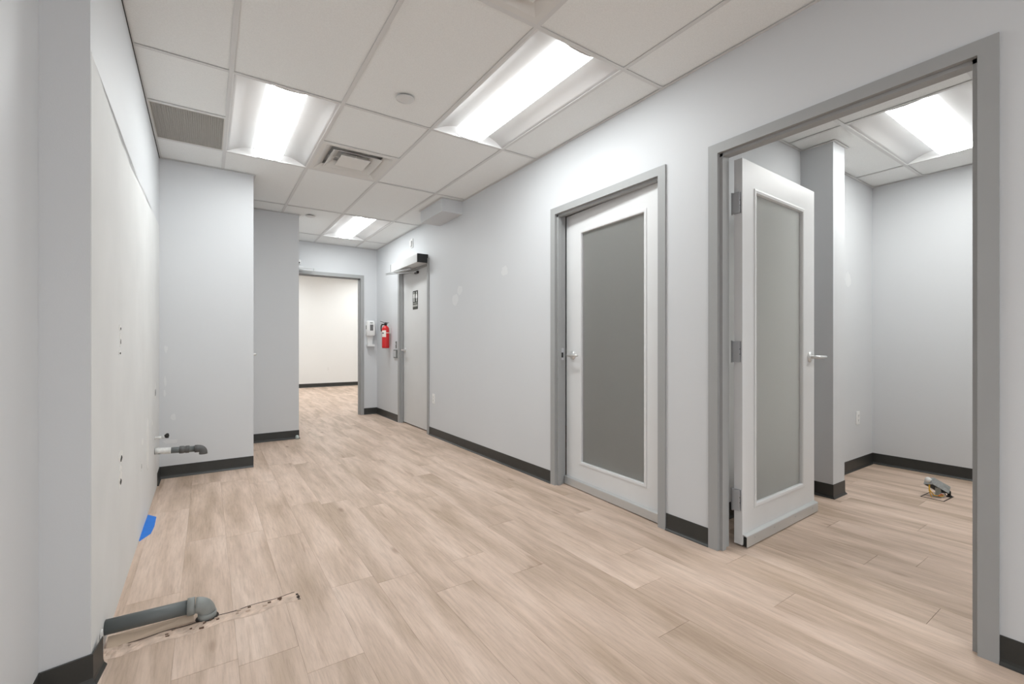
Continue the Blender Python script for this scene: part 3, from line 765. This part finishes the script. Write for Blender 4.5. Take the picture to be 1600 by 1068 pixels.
# lower pipe over the floor trench
yp2 = 2.155
t = thing('drain_pipe', 'lower thick grey drain pipe with an elbow turning into the floor trench', 'pipe', (lx(yp2), yp2, .03), 0, 'grey drain pipes')
O2 = Vector((lx(yp2), yp2, .03)); zl = .060
def L2(*ps): return [Vector(p)-O2 for p in ps]
bm = BM(); tube(bm, L2((lx(yp2)+.0035, yp2+.006, zl), (-.045, yp2-.006, zl)), .0265, 24); obj('pipe', bm, M['pvc'], t, True)
b = bend((-.040, yp2-.007, zl), (1, -.03, 0), (0, 0, -1), .040)
bm = BM(); tube(bm, L2((-.066, yp2-.0055, zl), (-.0655, yp2-.0055, zl), (-.042, yp2-.0068, zl), (-.0415, yp2-.0068, zl)), [.027, .0325, .0325, .029], 24)
tube(bm, [Vector(q)-O2 for q in b], .0295, 24)
tube(bm, L2((b[-1][0], b[-1][1], .0245), (b[-1][0], b[-1][1], .024), (b[-1][0], b[-1][1], .0005)), [.029, .0325, .0325], 24)
obj('elbow', bm, M['pvc_elbow'], t, True, label='lighter grey elbow')
bm = BM(); tube(bm, L2((b[-1][0]+.004, b[-1][1]-.004, .0035), (b[-1][0]+.004, b[-1][1]-.004, .0005)), .0345, 24); obj('socket_gap', bm, M['crack'], t)

# trench patch: lumpy fill, the crack along its upper edge, crumbs
def trench():
    t = thing('floor_trench', 'long narrow strip of rough concrete fill in the floor under the lower pipe', 'floor repair', (0, 2.1, 0))
    rnd = random.Random(5); bm = BM(); n = 44; m_ = 6
    x0, x1 = -.315, .335
    def edge(x):
        u = (x-x0)/(x1-x0)
        return 2.050+.028*u + .008*math.sin(x*30), 2.115+.034*u + .004*math.sin(x*41+1)
    g = []
    for i in range(n+1):
        x = x0+(x1-x0)*i/n; lo, hi = edge(x); row = []
        for j in range(m_+1):
            q = j/m_; y = lo+(hi-lo)*q + rnd.uniform(-.002, .002)
            rough = (.010*max(0, 1-(x-x0)/.38)+.002)
            z = .0006 + (rnd.random()*rough if 0 < j < m_ else 0)
            row.append(bm.verts.new((x, y-2.1, z)))
        g.append(row)
    for i in range(n):
        for j in range(m_): bm.faces.new((g[i][j], g[i+1][j], g[i+1][j+1], g[i][j+1]))
    obj('concrete_fill', bm, M['concrete'], t)
    bm = BM()                                          # crack along the far edge
    for i in range(n):
        xa = x0+.05+(x1-x0-.06)*i/n; xb = x0+.05+(x1-x0-.06)*(i+1)/n
        wa = .0022*(1.4 if abs(xa) < .14 else .8)
        ya, yb = edge(xa)[1]+.0005, edge(xb)[1]+.0005
        extr(bm, [(xa, ya-2.1, .0004), (xb, yb-2.1, .0004), (xb, yb+wa-2.1, .0004), (xa, ya+wa-2.1, .0004)], (0, 0, .0012))
    for q in range(7):
        y = edge(.332)[0]+.006+q*.008; box(bm, .328+rnd.uniform(-.003, .003), .337+rnd.uniform(-.002, .003), y-2.1, y+.006-2.1, .0004, .002)
    obj('crack', bm, M['crack'], t)
    for q in range(22):
        x = rnd.choice([rnd.uniform(-.3, .1), rnd.uniform(-.06, .06), rnd.uniform(.1, .3)]); lo, hi = edge(x)
        y = rnd.uniform(lo+.008, hi-.006); s = rnd.uniform(.0025, .006)
        bm = BM(); box(bm, x-s*1.5, x+s*1.5, y-2.1-s*.6, y-2.1+s*.6, .001, .0045+s*.4); obj('debris', bm, (M['rubble'], M['rubble'], M['concrete'])[q % 3], t)
    bm = BM(); lathe(bm, (b[-1][0], b[-1][1]-2.1, 0), [(.040, .0008), (.040, .0016), (.037, .002), (.034, .002)], 22); obj('pipe_hole', bm, M['crack'], t)
trench()
bm = BM(); extr(bm, [(-.305, 2.108, .0035), (-.045, 2.142, .0025), (-.045, 2.158, .0255), (-.305, 2.150, .0285)], (0, .003, -.002))
props(obj('board_offcut', bm, M['ply']), 'thin pale board offcut propped under the lower grey pipe', 'board')
# dark scrap of base against the left wall, grout smears
blob('plaster_scar', 'x+', (lx(2.08)+.003, 2.075, .045), .012, .05, M['spackle'], wall_left, .006, seed=91)

# masking tape on the floor
bm = BM(); tp = [(-.322, 3.655), (-.272, 3.58), (-.268, 3.40), (-.275, 3.28), (-.318, 3.185), (-.324, 3.20)]
prism(bm, tp, .0004, .0012); t = obj('masking_tape', bm, M['tape']); props(t, 'strip of bright blue masking tape on the floor along the left wall', 'tape')

# ------------------------------------------------------------------ small things on the right wall and back wall
def outlet(label, loc_, rz, group=None, w_=.07, h_=.115):
    t = thing('power_outlet', label, 'outlet', loc_, rz, group)
    bm = BM(); box(bm, -w_/2, w_/2, -.006, 0, -h_/2, h_/2, .002); obj('cover_plate', bm, M['white'], t)
    for z in (-.02, .02):
        bm = BM(); box(bm, -.0165, .0165, -.0085, -.006, z-.0145, z+.0145, .003); s = obj('socket', bm, M['white'], t)
        bm = BM(); box(bm, -.008, -.0055, -.0092, -.0085, z-.004, z+.006); box(bm, .0055, .008, -.0092, -.0085, z-.004, z+.006); cyl(bm, (0, -.0085, z-.009), (0, -.0092, z-.009), .0022, 8); obj('slot', bm, M['black'], s)
    return t
outlet('white power outlet low on the right wall beside the washroom door', (RW, 4.925, .455), -PI/2, 'white wall outlets')
outlet('white power outlet on the side wall of the room behind the open door', (4.83, RL, .455), 0, 'white wall outlets')
outlet('white power outlet on the white wall beyond the back doorway', (2.705, FY, .48), 0, 'white wall outlets')
# strobe
t = thing('wall_sensor', 'small white alarm device high on the right wall above the door operator', 'alarm', (RW, 5.60, 2.455), -PI/2)
bm = BM(); box(bm, -.035, .035, -.012, 0, -.06, .06, .004); obj('backplate', bm, M['white'], t)
bm = BM(); box(bm, -.024, .024, -.034, -.012, -.045, .03, .006); obj('lens_cover', bm, M['whitemetal'], t)
# extinguisher
ex = thing('fire_extinguisher', 'red fire extinguisher with a black handle hung on the right wall', 'extinguisher', (2.215, 6.45, 1.055))
r = .054
bm = BM(); lathe(bm, (0, 0, 0), [(r*.8, 0), (r*.96, .006), (r, .02), (r, .275), (r*.93, .298), (r*.7, .318), (r*.4, .330), (.02, .334)], 32); obj('cylinder', bm, M['red'], ex, True)
bm = BM(); lathe(bm, (0, 0, 0), [(.019, .33), (.019, .352), (.024, .354), (.024, .366), (.012, .372)], 20); obj('valve', bm, M['black'], ex, True)
bm = BM(); d = Vector((-.35, -.94, 0)).normalized(); sd = Vector((d.y, -d.x, 0))
def blade(bm, a, b_, hw_, th):
    a = Vector(a); b_ = Vector(b_); extr(bm, [a+sd*hw_, b_+sd*hw_*.8, b_-sd*hw_*.8, a-sd*hw_], (0, 0, th))
hd = Vector((-.66, .75, 0)); sd = Vector((hd.y, -hd.x, 0))
blade(bm, Vector((0, 0, .362))-hd*.03, Vector((0, 0, .395))+hd*.085, .011, .007)
blade(bm, Vector((0, 0, .350))-hd*.01, Vector((0, 0, .356))+hd*.075, .010, .006)
blade(bm, Vector((0, 0, .372))-hd*.05, Vector((0, 0, .378))-hd*.0, .011, .007)
obj('handle', bm, M['black'], ex)
bm = BM(); h0 = hd*.02; tube(bm, [Vector((0, 0, .352))+h0, Vector((0, 0, .354))+hd*.05, Vector((0, 0, .335))+hd*.072, Vector((0, 0, .29))+hd*.074, Vector((0, 0, .25))+hd*.066], [.009, .009, .009, .009, .011], 12); obj('hose', bm, M['black'], ex, True)
def wrap(bm, a0, a1, z0, z1, rr, n=10):
    lo = [bm.verts.new((rr*math.cos(a0+(a1-a0)*i/n), rr*math.sin(a0+(a1-a0)*i/n), z0)) for i in range(n+1)]
    hi = [bm.verts.new((rr*math.cos(a0+(a1-a0)*i/n), rr*math.sin(a0+(a1-a0)*i/n), z1)) for i in range(n+1)]
    for i in range(n): bm.faces.new((lo[i], lo[i+1], hi[i+1], hi[i]))
va = math.atan2(-6.45, -2.215)                        # rough direction towards the corridor
bm = BM(); wrap(bm, va-1.15, va+.12, .165, .262, r+.0006); wrap(bm, va+.12, va+1.2, .222, .232, r+.0006); obj('paper_label', bm, M['label'], ex, label='cream instruction label')
bm = BM(); wrap(bm, va-1.1, va-.45, .212, .232, r+.0012); obj('label_print', bm, M['grey'], ex)
bm = BM(); box(bm, r-.005, RW-2.215, -.012, .012, .22, .30, .003); obj('wall_bracket', bm, M['whitemetal'], ex)
# sanitiser dispenser on the back wall
sa = thing('soap_dispenser', 'white hand sanitiser dispenser with a drip tray on the back wall', 'dispenser', (2.168, BY, 1.10))
bm = BM()
secs = [(.150, .060, -.092), (.175, .066, -.100), (.23, .068, -.106), (.32, .066, -.100), (.37, .060, -.086), (.388, .05, -.06)]
rings = []
for z, hw_, d_ in secs:
    ring = [(-hw_, 0), (-hw_, d_*.75), (-hw_*.8, d_*.97), (0, d_), (hw_*.8, d_*.97), (hw_, d_*.75), (hw_, 0)]
    rings.append([bm.verts.new((x, y, z)) for x, y in ring])
for a_, b_ in zip(rings, rings[1:]):
    for i in range(6): bm.faces.new((a_[i], a_[i+1], b_[i+1], b_[i]))
    bm.faces.new((a_[6], a_[0], b_[0], b_[6]))
bm.faces.new(rings[0][::-1]); bm.faces.new(rings[-1]); obj('body', bm, M['white'], sa)
bm = BM(); box(bm, -.022, .028, -.1085, -.100, .23, .325, .003); obj('level_window', bm, M['smoke'], sa)
bm = BM(); box(bm, -.018, .022, -.0985, -.084, .347, .358); obj('badge', bm, M['grey'], sa)
bm = BM(); box(bm, -.066-.003, -.064, -.07, -.04, .25, .31); obj('side_lock', bm, M['grey'], sa)
bm = BM(); extr(bm, [(-.050, -.004, .15), (.05, -.004, .15), (.034, -.004, .01), (-.034, -.004, .01)], (0, -.03, 0)); obj('stem', bm, M['white'], sa)
bm = BM(); extr(bm, [(-.05, 0, -.018), (.05, 0, -.018), (.055, -.10, -.018), (-.055, -.10, -.018)], (0, 0, .018))
box(bm, -.055, -.05, -.1, -.0, .0, .012); box(bm, .05, .055, -.1, -.0, .0, .012); box(bm, -.05, .05, -.1, -.095, .0, .012); obj('drip_tray', bm, M['white'], sa)
# push plate and keypad left of the washroom door
t = thing('access_keypad', 'grey wall box with a black edge left of the washroom door', 'switch', (RW, 6.21, .975), -PI/2)
bm = BM(); box(bm, -.058, .058, -.02, 0, -.06, .06, .003); obj('housing', bm, M['grey'], t)
bm = BM(); box(bm, -.045, .045, -.0215, -.02, -.045, .045, .002); obj('press_plate', bm, M['steel'], t)
t = thing('key_switch', 'slim grey plate just above the wall box left of the washroom door', 'switch', (RW, 6.20, 1.105), -PI/2)
bm = BM(); box(bm, -.026, .026, -.006, 0, -.05, .05, .002); obj('plate', bm, M['grey'], t)
bm = BM(); cyl(bm, (0, -.006, .01), (0, -.011, .01), .009, 14); obj('lock_barrel', bm, M['steel'], t)
# door operator over the washroom door
op = thing('door_operator', 'white automatic door operator with black end and folding arm over the washroom door', 'door closer', (RW, 5.10, 2.115))
dpt = .142
bm = BM(); box(bm, -dpt, 0, .006, .93, .0, .105, .003); obj('cover', bm, M['opgrey'], op)
for q0, q1 in ((-.006, .006), (.93, .94)):
    bm = BM(); box(bm, -dpt-.001, 0, q0, q1, -.001, .106, .002); obj('end_cap', bm, M['black'], op)
bm = BM(); cyl(bm, (-.07, .42, 0), (-.07, .42, -.028), .018, 16); obj('spindle', bm, M['steel'], op, True)
bm = BM(); A0 = Vector((-.07, .42, -.018)); A1 = Vector((-.22, .90, -.024)); A2 = Vector((.03, .44, -.042))
for p_, q_ in ((A0, A1), (A1-Vector((0, 0, .014)), A2)):
    dd = (q_-p_).normalized(); ss = Vector((-dd.y, dd.x, 0)).normalized()*.013
    extr(bm, [p_+ss-dd*.012, q_+ss+dd*.012, q_-ss+dd*.012, p_-ss-dd*.012], (0, 0, -.008))
cyl(bm, A1+Vector((0, 0, .003)), A1-Vector((0, 0, .026)), .011, 14); obj('folding_arm', bm, M['alu'], op)
bm = BM(); box(bm, X3-RW-.028, X3-RW, .40, .50, -.066, -.036, .003); obj('arm_shoe', bm, M['black'], op)
# washroom sign on the washroom door: hangs on the leaf, pictograms in relief
sg = thing('washroom_sign', 'small black washroom sign with two white figures on the grey door', 'sign', (X3, 5.62, 1.705), -PI/2)
bm = BM(); box(bm, -.085, .085, -.003, 0, -.125, .125, .001); obj('sign_plate', bm, M['sign'], sg)
def figure(cx_, dress):
    bm = BM(); y0_, y1_ = -.003, -.0042
    def disc(c, r_, n=14): extr(bm, [(c[0]+r_*math.cos(2*PI*k_/n), y0_, c[1]+r_*math.sin(2*PI*k_/n)) for k_ in range(n)], (0, y1_-y0_, 0))
    def poly(ps): extr(bm, [(cx_+x, y0_, z) for x, z in ps], (0, y1_-y0_, 0))
    disc((cx_, .098), .011)
    if dress:
        poly([(-.012, .084), (.012, .084), (.027, .022), (-.027, .022)])
        poly([(-.015, .084), (-.012, .084), (-.026, .035), (-.031, .037)]); poly([(.012, .084), (.015, .084), (.031, .037), (.026, .035)])
        poly([(-.010, .022), (-.002, .022), (-.002, -.022), (-.010, -.022)]); poly([(.002, .022), (.010, .022), (.010, -.022), (.002, -.022)])
    else:
        poly([(-.016, .084), (.016, .084), (.014, .030), (-.014, .030)])
        poly([(-.025, .082), (-.018, .082), (-.018, .030), (-.025, .030)]); poly([(.018, .082), (.025, .082), (.025, .030), (.018, .030)])
        poly([(-.013, .030), (-.002, .030), (-.002, -.022), (-.013, -.022)]); poly([(.002, .030), (.013, .030), (.013, -.022), (.002, -.022)])
    return obj('pictogram', bm, M['signw'], sg)
figure(-.04, False); figure(.042, True)
bm = BM(); box(bm, -.003, .003, -.0042, -.003, -.022, .108); obj('divider', bm, M['sign'], sg)
bm = BM(); box(bm, -.078, .078, -.0038, -.003, -.088, -.062); obj('caption_strip', bm, M['signg'], sg)
bm = BM(); box(bm, -.07, .07, -.0038, -.003, -.047, -.038); obj('caption_line', bm, M['signg'], sg)
# closer arm and sensor on the back wall above the doorway
t = thing('door_closer', 'thin metal closer arm above the open back doorway', 'door closer', (1.20, BY, 2.205))
bm = BM(); box(bm, -.30, -.02, -.055, 0, .0, .05, .004); obj('body', bm, M['alu'], t)
bm = BM(); extr(bm, [(-.18, -.07, -.01), (.13, -.135, -.01), (.13, -.112, -.01), (-.18, -.045, -.01)], (0, 0, -.008)); extr(bm, [(-.18, -.10, .012), (.13, -.135, .012), (.13, -.112, .012), (-.18, -.075, .012)], (0, 0, .008))
cyl(bm, (.118, -.124, -.02), (.118, -.124, .024), .012, 14); obj('arm', bm, M['alu'], t)
t = thing('motion_sensor', 'tiny white sensor high on the back wall half hidden by the wall end', 'sensor', (1.11, BY, 2.315))
bm = BM(); box(bm, -.04, .035, -.05, 0, -.03, .035, .012); obj('body', bm, M['white'], t)
bm = BM(); cyl(bm, (.012, -.05, -.012), (.012, -.056, -.012), .012, 14); obj('lens', bm, M['black'], t)
# little glassy stop at the foot of the wall stub
t = thing('door_stop', 'small pale plastic block at the foot of the dark base before the back doorway', 'door stop', (.882, 5.665, 0))
bm = BM(); lathe(bm, (0, 0, 0), [(.020, .0005), (.021, .012), (.019, .032), (.012, .044), (.002, .046)], 18); obj('body', bm, M['palegreen'], t, True)
bm = BM(); lathe(bm, (0, 0, 0), [(.0225, .010), (.0225, .018)], 18); obj('ring', bm, M['galv'], t, True)

# ------------------------------------------------------------------ stripped floor box in the right room
fb = thing('floor_box', 'stripped metal floor box with loose wires on the right room floor', 'floor box', (4.43, .97, 0), -.05)
bm = BM(); box(bm, -.095, .095, -.062, .062, .0003, .0012); obj('cut_square', bm, M['concrete'], fb)
for a_, b_ in (((-.098, -.064), (.098, -.058)), ((-.098, .058), (.098, .064)), ((-.098, -.058), (-.092, .058)), ((.092, -.058), (.098, .058))):
    bm = BM(); box(bm, a_[0], b_[0], a_[1], b_[1], .0004, .0026); obj('cut_edge', bm, M['crack'], fb)
bm = BM()
Mx = Matrix.Translation((0, 0, .082)) @ Matrix.Rotation(math.radians(-33), 4, 'Z') @ Matrix.Rotation(math.radians(30), 4, 'Y') @ Matrix.Rotation(math.radians(-18), 4, 'X')
def sub(bm, fn):
    q = BM(); fn(q); q.transform(Mx); me = bpy.data.meshes.new('tmp'); q.to_mesh(me); q.free(); bm.from_mesh(me); bpy.data.meshes.remove(me)
def shell(q):
    box(q, -.065, .065, -.032, -.029, -.026, .026); box(q, -.065, .065, .029, .032, -.026, .026)
    box(q, -.065, -.062, -.029, .029, -.026, .026); box(q, .062, .065, -.029, .029, -.026, .026); box(q, -.062, .062, -.029, .029, .023, .026)
sub(bm, shell); obj('metal_box', bm, M['galv'], fb)
bm = BM()
def plug(q): cyl(q, (-.065, .0, .004), (-.080, .0, .004), .019, 18); cyl(q, (-.035, -.004, .026), (-.035, -.004, .032), .017, 16)
sub(bm, plug); obj('knockout', bm, M['signw'], fb, True)
bm = BM(); box(bm, -.012, .014, -.02, .008, .0012, .07, .003); box(bm, -.022, .024, -.03, .018, .0012, .012, .003); obj('riser', bm, M['palegreen'], fb)
bm = BM(); tube(bm, [(.044, -.030, .054), (.062, -.040, .050), (.070, -.046, .038), (.070, -.046, .008)], .010, 12); box(bm, .052, .09, -.058, -.034, .0012, .01, .002); obj('conduit', bm, M['scar_dark'], fb, True)
bm = BM(); tube(bm, [(-.050, .025, .105), (-.075, .02, .06), (-.062, .0, .022), (-.02, -.03, .014), (.005, -.034, .02)], .0035, 8); obj('wire', bm, M['yellow'], fb, True)
bm = BM(); tube(bm, [(-.05, -.02, .02), (-.02, -.03, .03), (.0, -.03, .016)], .0035, 8); obj('wire', bm, M['orange'], fb, True)
bm = BM(); tube(bm, [(-.05, .03, .10), (-.078, .02, .05), (-.07, .01, .006)], .003, 8); obj('wire', bm, M['yellow'], fb, True)
bm = BM(); tube(bm, [(.10, -.02, .004), (.125, -.005, .008), (.145, .01, .016)], .0028, 8); obj('wire', bm, M['scar_dark'], fb, True)
